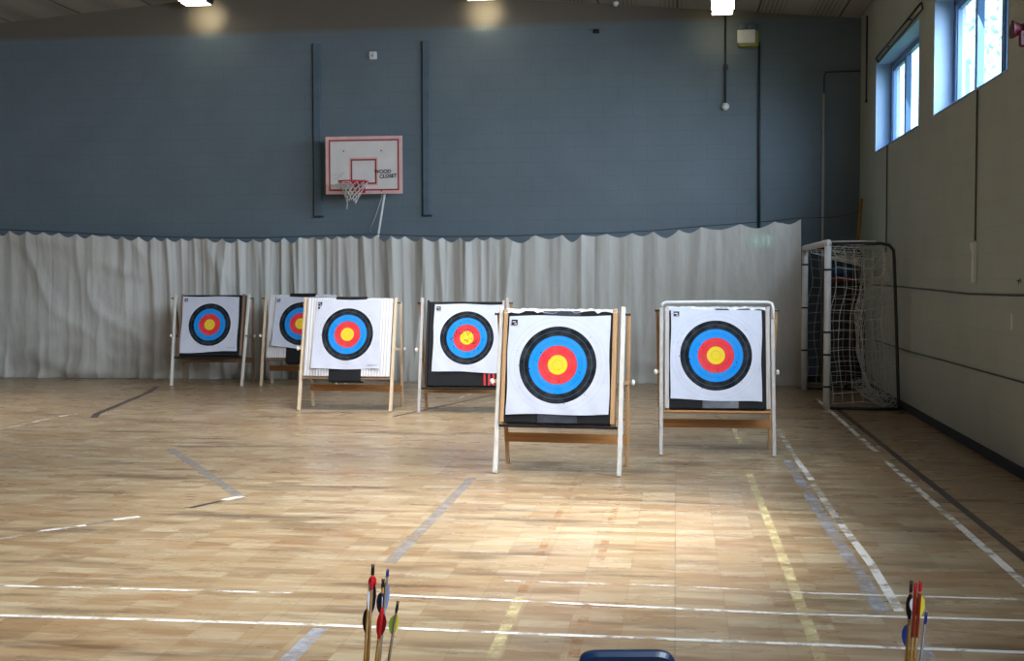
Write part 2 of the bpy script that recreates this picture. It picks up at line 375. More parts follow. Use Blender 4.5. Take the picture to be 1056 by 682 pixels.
for x0, x1 in ((XL-.3, RIDGE), (RIDGE, XR+.3)):
    a, b = zc(x0), zc(x1)
    g.add([(x0, YF-.2, a), (x1, YF-.2, b), (x1, YB+.1, b), (x0, YB+.1, a), (x0, YF-.2, a+.15), (x1, YF-.2, b+.15), (x1, YB+.1, b+.15), (x0, YB+.1, a+.15)],
          [(0, 1, 2, 3), (7, 6, 5, 4), (0, 4, 5, 1), (1, 5, 6, 2), (2, 6, 7, 3), (3, 7, 4, 0)])
tag(g.obj('ceiling', 'ceiling'), kind='structure')
# right wall with window openings
WZ0, WZ1 = 3.30, 4.53; WT = .32
WIN = [(14.55, 17.60), (10.75, 13.72), (6.95, 9.92), (3.15, 6.12), (-.65, 2.32)]
ys = [YF]+[y for w in sorted(WIN) for y in w]+[YB+.02]
g = G(); zt = zc(XR)+.02
def wbox(y0, y1, z0, z1): g.box((XR+WT/2, (y0+y1)/2, (z0+z1)/2), (WT, y1-y0, z1-z0))
wbox(YF, YB+.02, -.02, WZ0); wbox(YF, YB+.02, WZ1, zt)
for i in range(0, len(ys), 2): wbox(ys[i], ys[i+1], WZ0, WZ1)
wr = tag(g.obj('wall_right', 'wall_right'), kind='structure')
for i, (y0, y1) in enumerate(WIN):
    w = empty('window_%d' % (i+1), (XR+.2, (y0+y1)/2, WZ0), kind='structure')
    def P(g_, nm, mt, smooth=False):
        o = g_.obj(nm, mt, smooth=smooth); o.parent = w; o.location = -w.location; return o
    yc, zc_ = (y0+y1)/2, (WZ0+WZ1)/2
    g = G(); t = .012
    g.box((XR+.105, y0+t/2, zc_), (.215, t, WZ1-WZ0)); g.box((XR+.105, y1-t/2, zc_), (.215, t, WZ1-WZ0))
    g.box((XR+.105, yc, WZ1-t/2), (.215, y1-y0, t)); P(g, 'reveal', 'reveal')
    g = G(); g.box((XR+.10, yc, WZ0+t/2), (.24, y1-y0, t), bev=.003); P(g, 'window_sill', 'reveal')
    xf = XR+.23
    g = G(); fwid = .07
    g.box((xf, y0+.012+fwid/2, zc_), (.07, fwid, WZ1-WZ0-.03), bev=.006); g.box((xf, y1-.012-fwid/2, zc_), (.07, fwid, WZ1-WZ0-.03), bev=.006)
    g.box((xf, yc, WZ0+.012+fwid/2), (.07, y1-y0-.03, fwid), bev=.006); g.box((xf, yc, WZ1-.012-fwid/2), (.07, y1-y0-.03, fwid), bev=.006)
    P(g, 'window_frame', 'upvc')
    cuts = [y0+.9+.05, y0+1.96]
    for cy in cuts:
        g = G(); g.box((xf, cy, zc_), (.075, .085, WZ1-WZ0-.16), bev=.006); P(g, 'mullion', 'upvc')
    edges = [y0+.08]+cuts+[y1-.08]
    for k in range(3):
        a, b = edges[k]+.04, edges[k+1]-.04
        if k != 1:
            g = G(); q = .035
            g.box((xf+.0, a+q/2, zc_), (.05, q, WZ1-WZ0-.2), bev=.004); g.box((xf, b-q/2, zc_), (.05, q, WZ1-WZ0-.2), bev=.004)
            g.box((xf, (a+b)/2, WZ0+.11), (.05, b-a, q), bev=.004); g.box((xf, (a+b)/2, WZ1-.11), (.05, b-a, q), bev=.004); P(g, 'casement', 'upvc')
        g = G(); g.box((xf+.01, (a+b)/2, zc_), (.008, b-a, WZ1-WZ0-.17)); P(g, 'pane', 'glass')
    pl = lamp('window_portal', 'AREA', (XR+WT+.02, yc, zc_), (XR-3, yc, zc_), 1, (1, 1, 1), shape='RECTANGLE', size=y1-y0, size_y=WZ1-WZ0)
    pl.data.cycles.is_portal = True
# skirting
g = G(); g.box((XR-.012, (YB+YF)/2, .045), (.024, YB-YF, .09), bev=.004); tag(g.obj('baseboard_right', 'navy_paint'), kind='structure')
g = G(); g.box(((XR+XL)/2, YB-.012, .045), (XR-XL, .024, .09), bev=.004); tag(g.obj('baseboard_back', 'navy_paint'), kind='structure')
# outside
g = G(); g.box((XR+22.5, 20, -.3), (44, 100, .2)); tag(g.obj('ground', 'grass'), kind='structure')
# painted court lines (marks on the floor)
def line(pix, wid, mat, z=.0012, world=None):
    P = [onfloor(*p) for p in pix] if world is None else [Vector(p) for p in world]; P = [Vector((p.x, p.y, 0)) for p in P]
    L, R_ = [], []
    for i, p in enumerate(P):
        t = (P[min(i+1, len(P)-1)]-P[max(i-1, 0)]).normalized(); n = Vector((-t.y, t.x, 0)); L.append(p+n*wid/2); R_.append(p-n*wid/2)
    vs = [(p.x, p.y, z) for p in L]+[(p.x, p.y, z) for p in R_]; k = len(P)
    G().add(vs, [(i, k+i, k+i+1, i+1) for i in range(k-1)]).obj('court_line', mat, floor, fix=False)
line([(840.7, 410), (903.4, 466)], .05, 'l_white'); line([(913.4, 475.4), (1056, 601.8), (1120, 658.5)], .05, 'l_white')
line([(861.3, 420), (1056, 575.7), (1130, 635)], .06, 'l_dark', .0014)
line([(754.4, 433.7), (763, 459)], .05, 'l_yellow'); line([(772, 488), (812, 588), (850, 690)], .055, 'l_yellow')
line([(812, 475), (872, 570.7), (910, 631)], .075, 'l_blue')
line([(797, 435), (822, 475)], .045, 'l_white2'); line([(822, 475), (837, 495.4)], .05, 'l_white'); line([(837, 497), (867, 540.6)], .05, 'l_white2')
line([(862, 534), (897.4, 580.7), (928, 631)], .05, 'l_white'); line([(950, 664), (962, 690)], .06, 'l_blue')
line([(601, 480), (560, 565), (533.5, 621)], .05, 'l_brown'); line([(536, 616), (506, 682), (500, 695)], .055, 'l_yellow')
line([(642, 500), (612, 600), (590, 682)], .05, 'l_brown')
line([(487, 493), (401.6, 581)], .075, 'l_grey'); line([(331, 648.5), (290, 688)], .075, 'l_blue')
line([(-40, 634), (330, 645), (526, 653.5), (1056, 673.6), (1100, 675)], .038, 'l_white', .0018)
line([(-40, 603.5), (301, 612)], .032, 'l_white', .0018); line([(401.6, 614.4), (530, 620), (800, 633), (1100, 642)], .034, 'l_white', .0018)
line([(520, 599.5), (700, 605), (830, 612)], .03, 'l_white2', .0018); line([(830, 612), (1056, 619), (1100, 620.5)], .03, 'l_white', .0018)
line([(690, 470), (910, 483)], .03, 'l_white2', .0018); line([(600, 525), (1056, 537)], .02, 'l_brown', .0018)
line([(175, 462.5), (247, 512)], .085, 'l_grey'); line([(231, 516), (250, 512)], .07, 'l_white'); line([(228, 517), (196, 524)], .05, 'l_dark')
line([(144, 533), (117, 536.5)], .055, 'l_white'); line([(117, 537), (89, 542)], .05, 'l_grey'); line([(89, 542), (42, 548)], .055, 'l_white'); line([(42, 548.5), (-10, 558)], .05, 'l_white2')
line([(87.5, 425), (55, 431), (0, 443)], .055, 'l_white2'); line([(97, 431), (100, 427), (110, 423), (153, 405), (162, 399)], .085, 'l_dark'); line([(0, 459), (110, 459.5)], .03, 'l_white2')
line([(0, 510), (250, 513)], .02, 'l_brown', .0018); line([(505, 400), (470, 412)], .05, 'l_white2'); line([(405, 430), (520, 405)], .05, 'l_dark')
# ------------------------------------------------------------------ archery stands and targets
LEAN = math.radians(13)
TG = {}
def build_target(key, fl, fr, W, legm, rearm, barm, sl, tl, boss, face, cen, bossm, side, **kw):
    a, b = onfloor(*fl), onfloor(*fr); mid = (a+b)/2; th = math.atan2(b.y-a.y, b.x-a.x); th = kw.get('yaw', th)
    st = empty('target_stand', (mid.x, mid.y, 0), (0, 0, th), sl, 'easel')
    sn, cs = math.sin(LEAN), math.cos(LEAN)
    top = 1.385
    def fp(x, s, off=0): return Vector((x, s*sn+off*cs, s*cs-off*sn))
    lw = .034
    for sx in (-1, 1):
        xb, xt = sx*(W/2-lw/2), sx*(W/2-lw/2)*kw.get('taper', 1.0)
        G().beam(fp(xb, .0)+Vector((0, 0, .002)), fp(xt, top), lw, .05, bev=.004).obj('front_leg', legm[0 if sx < 0 else 1], st)
        rt_ = Vector((xt+sx*(lw+.004), top*sn+.055, top*cs-.05)); rb = Vector((xb+sx*(.004), .56, .002))
        G().beam(rb, rt_, .03, .042, bev=.004).obj('rear_leg', rearm, st)
        # hinge bolt
        m = Matrix.Translation(fp(xt-sx*.0165, top-.06)) @ Matrix.Rotation(sx*PI/2, 4, 'Y')
        G().lathe([(.008, 0), (.008, .068), (.012, .068), (.012, .076)], 8, m).obj('hinge_bolt', 'dark_metal', st)
        # side brace between the front and the rear leg
        zb = .74; yb_ = .56-(.56-rt_.y)*(zb/rt_.z)
        bx = sx*(W/2+.014)
        G().beam((xb+sx*.028, zb*sn/cs-.03, zb+.0), (xb+sx*.028, yb_-.005, zb-.02), .016, .03, ref=(1, 0, 0), bev=.002).obj('side_brace', rearm, st)
        kb = Vector((xb+sx*.05, yb_-.005, zb-.02)) if sx > 0 else Vector((xb+sx*.035, zb*sn/cs-.035, zb))
        G().lathe([(.006, 0), (.02, .004), (.026, .014), (.02, .028), (.008, .032)], 10, Matrix.Translation(kb) @ Matrix.Rotation(sx*PI/2, 4, 'Y')).obj('knob', 'white_plastic', st, smooth=True)
    z0 = kw.get('zbar', .235); yy = .56-(.56-(top*sn+.055))*(z0/(top*cs-.05))
    G().box((0, yy-.035, z0), (W+.0, .022, .08), bev=.003).obj('rear_crossbar', barm, st)
    x0, x1, s0, s1 = boss; dep = .14
    G().box(fp(0, s0-.023, .0), (W-.075, .055, .02), Euler((-LEAN, 0, 0)).to_matrix(), .003).obj('ledge', kw.get('ledge', barm), st)
    if kw.get('top_rail'):
        o = G().tube([fp(-W/2+.02, top-.03, -.03), fp(-W/2+.03, top, -.03), fp(-W/2+.06, top+.012, -.03), fp(0, top+.016, -.03), fp(W/2-.06, top+.012, -.03), fp(W/2-.025, top, -.03), fp(W/2-.012, top-.04, -.03), fp(W/2-.012, top-.14, -.03)], .014, 8).obj('top_rail', 'white_paint', st, smooth=True)
    if kw.get('binding'):
        for sx, s, hh in kw['binding']:
            vs = G().lathe([(.021, -hh/2), (.0235, -hh/4), (.022, hh/6), (.0235, hh/4), (.021, hh/2)], 10, Matrix.Translation(fp(sx*(W/2-lw/2), s)) @ Matrix.Rotation(-LEAN, 4, 'X'))
            vs.obj('leg_binding', 'cling', st, smooth=True)
    # the boss with its paper face
    bs = empty('archery_target', (mid.x+0, mid.y, 0), (-LEAN, 0, th), tl, 'archery target')
    sb = kw.get('sideboard', .06)
    off = -.035
    xc = (x0+x1)/2
    g = G(); nx = 1; g.box((xc, dep/2+off, (s0+s1)/2), (x1-x0, dep, s1-s0), bev=.008); g.obj('boss', bossm, bs)
    if side:
        for sx in (-1, 1):
            xe = x0-sb/2 if sx < 0 else x1+sb/2
            g = G(); g.box((xe+sx*.0005, dep/2+off-.002, (s0+s1)/2+.008), (sb-.004, dep+.01, s1-s0+.014), bev=.004); g.obj('side_board', side[0 if sx < 0 else 1], bs)
    for (px0, px1, ps0, ps1, pm) in kw.get('patches', ()):
        front = off-.004
        g = G(); g.box(((px0+px1)/2, front, (ps0+ps1)/2), (px1-px0, .006, ps1-ps0), bev=.001)
        if ps1 > s1: g.box(((px0+px1)/2, front+dep/2, ps1+.003), (px1-px0, dep, .008), bev=.001)
        if ps0 < s0: g.box(((px0+px1)/2, front+dep/2, ps0-.003), (px1-px0, dep, .012), bev=.001)
        g.obj('centre_strip' if pm in ('foam_black',) else 'tape_patch', pm, bs)
    for (px0, px1, ps0, ps1, nn) in kw.get('stripes', ()):
        for k in range(nn):
            xa = px0+(px1-px0)*(k+.5)/nn; g = G()
            g.add([(xa-.012, off-.003, ps0), (xa+.012, off-.003, ps0), (xa+.006, off-.003, ps1), (xa-.018, off-.003, ps1)], [(0, 1, 2, 3)]); g.obj('red_stripe', 'red_print', bs)
    if kw.get('film'):
        x0f, x1f = x0-(sb if side else 0), x1+(sb if side else 0)
        rnd = random.Random(len(key)+3)
        def fn(i, j):
            x = x0f+(x1f-x0f)*i; e = rnd.uniform(-.008, .008)
            ang = j*PI
            return Vector((x, off+dep/2-math.cos(ang)*(dep/2+.008), s1+.012+.012*math.sin(ang)+e*(1 if 0 < j < 1 else 1.8)-.022*(1 if j in (0, 1) else 0)))
        G().grid(fn, 30, 5).obj('stretch_film', 'cling', bs)
    (a0, b0), (a1, b1), (a2, b2), (a3, b3) = face         # TL TR BR BL in boss plane
    cx, cz = cen; rnd = random.Random(hash(key) % 100 if False else ord(key[0])); ph = rnd.uniform(0, 6)
    def ff(i, j):                                         # i right, j up
        x = (a3+(a2-a3)*i)*(1-j)+(a0+(a1-a0)*i)*j; z = (b3+(b2-b3)*i)*(1-j)+(b0+(b1-b0)*i)*j
        x += .004*math.sin(9*j+ph)*(1 if i in (0, 1) else .3); z += .005*math.sin(8*i+ph)
        wr_ = .004*math.sin(14*i-9*j+ph)*(1-j)**1.5+.003*math.sin(22*i+12*j+ph)*(1-j)**2
        curl = kw.get('curl', 0)*max(0, (1-i)-.55)*max(0, (1-j)-.55)*4
        return Vector((x-cx, z-cz, .010+wr_+curl))
    f = G().grid(ff, 28, 28).obj('target_face', kw.get('facem', 'face'), bs, smooth=True, fix=False)
    f.location = (cx, off-.004, cz); f.rotation_euler = (PI/2, 0, 0)
    lx, lz = a0+.05-cx, b0-.055-cz
    g = G(); g.box((lx, lz, .017), (.05, .045, .002)); g.obj('maker_mark', 'marker', f)
    g = G(); g.box((lx-.004, lz+.004, .0185), (.03, .006, .001)); g.box((lx+.008, lz-.012, .0185), (.02, .006, .001)); g.obj('maker_mark', 'white_plastic', f)
    if kw.get('mark2'):
        g = G(); g.box((lx-.012, lz-.05, .017), (.022, .025, .002)); g.obj('maker_mark', 'marker', f)
    if kw.get('small_print'):
        g = G()
        for k in range(4): g.box((a2-.14+k*.032-cx, b2+.045-cz, .0165), (.024, .008, .001))
        g.obj('small_print', 'pencil', f)
    TG[key] = (st, bs)
    return st, bs
build_target('A', (176.4, 398.3), (249.5, 398.8), 1.10, ('white_wood', 'white_wood'), 'brown_wood', 'brown_wood',
    'pale easel at the left end of the row, legs leaning, holding a black-edged target', 'black boss at the left end of the row with paper face and brown edge boards',
    (-.435, .475, .45, 1.37), [(-.425, 1.342), (.437, 1.337), (.44, .524), (-.425, .484)], (.005, .916), 'foam_black', ('brown_wood', 'brown_wood'), taper=1.06, ledge='black', sideboard=.03, zbar=.36, small_print=True)
build_target('B', (268, 398.8), (347.5, 399.4), 1.16, ('pine', 'pine'), 'white_wood', 'oak',
    'pale easel partly hidden behind another white-topped easel, closest to the curtain', 'white foam boss partly hidden behind another white target, lower corner of paper curling',
    (-.505, .505, .42, 1.375), [(-.40, 1.337), (.40, 1.336), (.39, .53), (-.42, .59)], (-.002, .932), 'foam_white', None, curl=.06,
    ledge='brown_wood', patches=[(-.20, .17, .36, .66, 'foam_black'), (-.19, .20, 1.22, 1.385, 'foam_black')])
build_target('C', (305.7, 423.4), (405, 425), 1.17, ('pine', 'pine'), 'pine', 'oak',
    'pale pine easel with orange-brown crossbar, standing in front of the half-hidden one', 'white ribbed foam boss with black strip below its paper, fully in view',
    (-.535, .535, .415, 1.375), [(-.415, 1.354), (.40, 1.355), (.42, .507), (-.432, .498)], (-.003, .926), 'foam_white', None, mark2=True, small_print=True, curl=.04,
    ledge='brown_wood', patches=[(-.21, .19, .365, .62, 'foam_black'), (-.17, .215, 1.24, 1.385, 'foam_black')])
build_target('D', (431.8, 426.4), (521, 427), 1.06, ('grey_wood', 'grey_wood'), 'tan', 'tan',
    'grey-legged easel partly hidden behind the nearest easel', 'black boss with red stripes below shot-up paper, partly hidden by the nearest target',
    (-.42, .45, .32, 1.335), [(-.355, 1.304), (.455, 1.296), (.445, .475), (-.365, .498)], (.04, .894), 'foam_black', ('black', 'grey_wood'), yaw=.03, facem='face_shot', sideboard=.03,
    stripes=[(.24, .40, .33, .47, 3)], ledge='black')
build_target('F', (508, 488), (640.7, 492), 1.05, ('white_wood', 'white_wood'), 'tan', 'oak',
    'nearest easel, pale wooden legs bound with white film', 'nearest and largest target, black boss between two tan side boards',
    (-.445, .425, .413, 1.345), [(-.435, 1.300), (.408, 1.303), (.418, .489), (-.430, .480)], (-.014, .893), 'foam_black', ('tan', 'tan'), sideboard=.038, film=True, ledge='foam_black',
    patches=[(-.15, .16, 1.30, 1.343, 'tape'), (-.17, .16, .416, .50, 'tape')], binding=[(-1, .41, .09), (1, .30, .22)])
build_target('R', (679.2, 469.8), (800.7, 471.7), 1.03, ('grey_wood', 'grey_wood'), 'tan', 'oak',
    'easel closest to the football goal with a rounded white rail across its top', 'black boss with pale side boards closest to the football goal',
    (-.425, .43, .42, 1.335), [(-.412, 1.338), (.40, 1.312), (.392, .485), (-.417, .504)], (-.009, .903), 'foam_black', ('grey_wood', 'grey_wood'), sideboard=.042, top_rail=True, film=True,
    patches=[(-.13, .19, .425, .50, 'tape')], binding=[(-1, .43, .05)])
# ------------------------------------------------------------------ curtain
peaks_px = [(-60, 236)]+[(10+17*k-17, 0) for k in range(0)]
us = [-46, -28, -8, 10, 28, 45, 61, 80, 96, 113, 127, 143, 159, 172, 186, 199, 214, 229, 245, 260, 275, 292, 309, 323, 336, 348, 362, 375, 389, 405, 418, 437, 456, 474, 491, 506, 522, 552, 580, 600, 626, 652, 674, 700, 723, 763.5, 799, 821.5]
def vtop(u):
    pts = [(-80, 235), (0, 237.5), (60, 240), (113, 243), (180, 245.5), (260, 246.5), (330, 244), (390, 242.5), (450, 245), (520, 244.5), (552, 242.5), (600, 242), (650, 240.5), (700, 237), (730, 233.5), (763, 231), (800, 228.5), (822, 226)]
    for (a, b), (c, d) in zip(pts, pts[1:]):
        if u <= c: return b+(d-b)*(u-a)/(c-a)
    return pts[-1][1]
def ycur(x):
    pts = [(-15, 18.58), (-5.5, 18.58), (-.5, 18.5), (1.2, 18.3), (1.8, 18.2)]
    for (a, b), (c, d) in zip(pts, pts[1:]):
        if x <= c: return b+(d-b)*(x-a)/(c-a)
    return pts[-1][1]
HK = []
for u in us:
    p = meas(u, vtop(u), 1, 18.55); p = meas(u, vtop(u), 1, ycur(p.x)); HK.append((p.x, p.z))
while HK[0][0] > XL+.5: HK.insert(0, (HK[0][0]-.27, HK[0][1]+.002))
XE = HK[-1][0]
def hook_t(x):
    for i in range(len(HK)-1):
        if x <= HK[i+1][0]: return i, (x-HK[i][0])/(HK[i+1][0]-HK[i][0])
    return len(HK)-2, 1.0
def famp(x):
    pts = [(-15, .012), (-9.2, .012), (-8.3, .035), (-7.2, .06), (-5.6, .075), (-4.0, .085), (-3.0, .06), (-2.2, .035), (-1.2, .02), (0, .012), (1.8, .012)]
    for (a, b), (c, d) in zip(pts, pts[1:]):
        if x <= c: return b+(d-b)*(x-a)/(c-a)
    return .012
from mathutils import noise as mn
def curtain_pt(i, j):
    x = HK[0][0]+(XE-HK[0][0])*i; k, t = hook_t(x)
    zt_ = HK[k][1]*(1-t)+HK[k+1][1]*t; span = HK[k+1][0]-HK[k][0]
    dip = min(.14 if x < -2.2 else .085, .36*span)*(.75+.9*mn.noise(Vector((k*1.7, 0, 0))))*(1-abs(2*t-1)**1.6)
    zt_ -= dip
    z = zt_*j; dn = 1-j
    a = famp(x)
    def ridge(f, sd, lean=0):
        n = mn.noise(Vector((x*f+lean*dn, z*.16, sd))); return 1-min(1, abs(n)*3.2)
    wv = (1-abs(2*t-1))                                  # falls back between the hooks
    y = ycur(x) + .035*wv*(j**2.5)*(1 if a > .02 else .6)
    y -= a*(1.25*ridge(1.5, 1.7, .15)+.8*ridge(3.4, 8.1, -.2)+.25*ridge(7.5, 3.3)) - a*.9
    y -= .06*mn.noise(Vector((x*.55, z*.7, 4.2)))
    hem = max(0, 1-z/.9)
    y -= hem*(.09*mn.noise(Vector((x*2.2, z*4.5, 2.2)))+.05*ridge(3, 6.6)+.02)*(1.2 if x < -6 else .5)
    if x < -6.5:
        q = mn.noise(Vector((x*.9+z*1.0, z*.7-x*.35, 5.5))); y -= .04*max(0, 1-abs(q)*4)*min(1, (-6.5-x))
    zz = max(.004, z)
    e = max(0, (x-XE+.25)/.25)
    if e > 0: x += .06+.04*dn*e
    return Vector((x, y, zz))
cur = G().grid(curtain_pt, 1100, 40).obj('division_curtain', 'curtain', smooth=True, fix=False)
tag(cur, 'long grey-white division curtain with scalloped top hanging in front of the blue wall', 'curtain')
wp = [(x, ycur(x)-.0, z+.012) for x, z in HK[::2]]+[(HK[-1][0], ycur(XE), HK[-1][1]+.012), (2.3, 18.6, 2.47), (2.70, 18.85, 2.56)]
wp[0] = (XL, wp[0][1], wp[0][2])
tag(G().tube(wp, .006, 6).obj('curtain_wire', 'dark_metal', smooth=True), 'thin cable carrying the curtain, running on to the corner', 'cable')
# exit sign on the wall behind the curtain
pa = meas(772, 241.5, 1, YB-.03); pb = meas(797, 255, 1, YB-.03)
ex = empty('exit_sign', ((pa.x+pb.x)/2, YB-.02, (pa.z+pb.z)/2), label='green lit exit sign glowing faintly through the curtain near its right end', cat='exit sign')
w_, h_ = pb.x-pa.x, pa.z-pb.z
G().box((0, 0, 0), (w_, .03, h_), bev=.004).obj('sign_box', 'exit', ex)
g = G(); g.box((w_*.1, -.017, 0), (w_*.12, .004, h_*.6)); g.box((w_*.32, -.017, 0), (w_*.1, .004, h_*.7)); g.box((-w_*.2, -.017, 0), (w_*.2, .004, h_*.35)); g.obj('sign_symbol', 'exit_white', ex)
# ------------------------------------------------------------------ football goal
GX, GY0, GY1, GH = 1.792, 15.073, 17.689, 2.0
goal = empty('football_goal', (GX, (GY0+GY1)/2, 0), label='white football goal with black bands and net standing beside the right wall', cat='goal')
gb = Vector(goal.location)
def gp(g_, nm, mt, sm=True, kind=None, fix=True):
    o = g_.obj(nm, mt, goal, smooth=sm, fix=fix); o.location = -gb; return tag(o, kind=kind)
for Y in (GY0, GY1):
    gp(G().tube([(GX, Y, 0.001), (GX, Y, GH)], .042, 16), 'goal_post', 'goal_white')
gp(G().tube([(GX, GY0-.04, GH-.042+.04), (GX, GY1+.04, GH-.002)], .042, 16), 'crossbar', 'goal_white')
def sag(t): return 0
XB, XT = 2.64, 2.55
for Y in (GY0, GY1):
    pts = [(GX+.03, Y, GH-.01), (XT-.14, Y, GH-.01), (XT-.05, Y, GH-.03), (XT, Y, GH-.09), (XT+.01, Y, GH-.2), (XB-.01, Y, .08), (XB, Y, .02)]
    gp(G().tube(pts, .02, 10), 'rear_frame', 'dark_metal')
    gp(G().tube([(GX+.03, Y, .02), (XB, Y, .02)], .018, 10), 'ground_bar', 'dark_metal')
gp(G().tube([(XB, GY0, .022), (XB, GY1, .022)], .018, 10), 'ground_bar', 'dark_metal')
for Y, vs in ((GY0, (278.3, 342.7, 366, 399)), (GY1, (273, 317.5, 361.2))):
    for v in vs:
        z = meas(852 if Y == GY0 else 829, v, 1, Y).z
        gp(G().tube([(GX, Y, z-.011), (GX, Y, z+.011)], .046, 14), 'net_band', 'black')
gp(G().tube([(GX+.05, GY0, GH+.012), ((GX+XT)/2, GY0, GH+.016), (XT-.2, GY0, GH+.014)], .011, 6), 'net_rope', 'net')
CR = .0038
def net(fn, nu, nv, nm, sub=2, r=CR):
    g = G()
    for i in range(nu+1):
        g.tube([fn(i/nu, j/(nv*sub)) for j in range(nv*sub+1)], r, 4, cap=False)
    for j in range(nv+1):
        g.tube([fn(i/(nu*sub), j/nv) for i in range(nu*sub+1)], r, 4, cap=False)
    return gp(g, nm, 'net', False, fix=False)
def jit(p, a): return p+Vector((mn.noise(p*3.1), mn.noise(p*3.1+Vector((7, 0, 0))), mn.noise(p*3.1+Vector((0, 9, 0)))))*a
# side nets (near and far), hanging a little slack behind the posts
def sidenet(Y, s):
    def f(i, j):
        z = .08+(GH-.12)*(1-j); xb = XB-.02+(XT-XB)*(z/GH)
        x = GX+.06+(xb-GX-.06)*i; slack = math.sin(PI*j)
        x += .07*slack*(1-i)*math.sin(6*j+1)
        return jit(Vector((x, Y+s*.03*slack, z+.03*math.sin(PI*i)*(j-.5))), .035)
    return f
net(sidenet(GY1, -1), 6, 15, 'side_net', r=.003)
def nearf(i, j):
    p = sidenet(GY0, 1)(i, j)
    return p
net(nearf, 6, 15, 'side_net', r=.0042)
def roofnet(i, j):      # i across depth, j along the crossbar
    x = GX+.05+(XT-.05-GX)*i; y = GY0+(GY1-GY0)*j; z = GH-.02-.30*math.sin(PI*j)*(.35+.65*i)
    return jit(Vector((x, y, z)), .03)
net(roofnet, 9, 22, 'roof_net')
def backnet(i, j):      # i along the goal, j down
    y = GY0+.03+(GY1-GY0-.06)*i; zt_ = GH-.12-.30*math.sin(PI*i); z = .10+(zt_-.10)*(1-j); x = XB+(XT-XB)*(z/GH)-.02-.22*math.sin(PI*i)*math.sin(PI*j)**1.0-.08*j*math.sin(PI*i)
    return jit(Vector((x, y, z)), .035)
net(backnet, 24, 17, 'back_net', r=.0042)
def hem(i, j):          # net bunched along the rear ground bar
    y = GY0+.02+(GY1-GY0)*i; a = j*2*PI
    return jit(Vector((XB-.10+.09*math.cos(a)-.05*math.sin(PI*i), y, .10+.07*math.sin(a))), .05)
net(hem, 26, 7, 'net_hem', r=.0045)
# things stored in the corner behind the goal
a = meas(857, 300, 1, 18.35); 
mt = empty('crash_mat', (2.44, 18.6, 0), label='dark upright mat stored in the corner behind the goal net', cat='gym mat')
G().box((0, 0, .75), (.50, .34, 1.50), bev=.03).obj('mat_body', 'mat_dark', mt)
G().tube([(-.2, -.175, 1.0), (-.2, -.20, .95), (-.2, -.20, .85), (-.2, -.175, .8)], .012, 6).obj('carry_handle', 'black', mt, smooth=True)
g = G(); g.box((2.37, 18.6, 1.555), (.34, .30, .105), bev=.03); tag(g.obj('folded_mat', 'mat_red', base=(2.37, 18.6, 1.50)), 'small red folded mat lying on the dark upright mat', 'gym mat')
g = G(); g.box((2.37, 18.6, 1.69), (.33, .30, .16), bev=.04); tag(g.obj('folded_mat', 'mat_blue', base=(2.37, 18.6, 1.61)), 'blue folded mat lying on top of the red one behind the net', 'gym mat')
pt = meas(888.5, 205, 1, 18.12); pbm = meas(880.5, 300, 1, 18.12)
d = (pt-pbm); k = pbm.z/d.z; foot = pbm-d*k; foot.z = .0
pole = empty('wooden_pole', foot, label='ochre wooden pole leaning in the corner behind the goal', cat='pole')
def rel(p): return Vector(p)-foot
md = foot+(pt-foot)*.66
G().tube([rel(md), rel(pt)], .022, 8).obj('bare_end', 'stick', pole, smooth=True)
G().tube([rel(foot), rel(md)], .023, 8).obj('painted_end', 'stick_red', pole, smooth=True)
# ------------------------------------------------------------------ basketball hoop
BY = 18.55
bl = meas(336.5, 200.5, 1, BY); tr = meas(414.8, 140, 1, BY); bw, bh = tr.x-bl.x, tr.z-bl.z; bc = (bl+tr)/2
hoop = empty('basketball_hoop', (bc.x, BY, bc.z), label='white basketball backboard with faded red border and torn net high on the blue wall', cat='basketball hoop')
bb = G().box((0, 0, 0), (bw, .03, bh), bev=.004).obj('backboard', 'board_white', hoop)
def frame(g, x0, x1, z0, z1, t, y, th=.004):
    g.box(((x0+x1)/2, y, z1-t/2), (x1-x0, th, t)); g.box(((x0+x1)/2, y, z0+t/2), (x1-x0, th, t)); g.box((x0+t/2, y, (z0+z1)/2), (t, th, z1-z0-2*t)); g.box((x1-t/2, y, (z0+z1)/2), (t, th, z1-z0-2*t))
px = bw/78.3
frame(q := G(), -bw/2, bw/2, -bh/2, bh/2, px*3.2, -.0165); q.obj('border', 'board_pink', bb)
frame(q := G(), -bw/2+px*3.2, bw/2-px*3.2, -bh/2+px*3.2, bh/2-px*3.2, px*1.5, -.0168); q.obj('border_line', 'board_red', bb)
sx0, sx1 = -bw/2+px*24.3, -bw/2+px*53.5; sz1, sz0 = bh/2-px*21.3, bh/2-px*49
frame(q := G(), sx0, sx1, sz0, sz1, px*1.6, -.0165); q.obj('shooting_square', 'board_pink', bb)
frame(q := G(), sx0+px*1.4, sx1-px*1.4, sz0+px*1.4, sz1-px*1.4, px*1.5, -.0168); q.obj('shooting_square', 'board_red', bb)
def text(s, x, z, size, rot, mat, par):
    c = bpy.data.curves.new('lettering', 'FONT'); c.body = s; c.size = size; c.extrude = .0008; c.offset = .0022; c.align_x = 'LEFT'; c.shear = .1
    tmp = bpy.data.objects.new('tmp', c); COL.objects.link(tmp); bpy.context.view_layer.update()
    me = bpy.data.meshes.new_from_object(tmp.evaluated_get(bpy.context.evaluated_depsgraph_get())); bpy.data.objects.remove(tmp); me.materials.clear(); me.materials.append(M[mat])
    o = bpy.data.objects.new('lettering', me); COL.objects.link(o); o.parent = par; o.location = (x, -.0205, z); o.rotation_euler = (PI/2, -rot, 0); return o
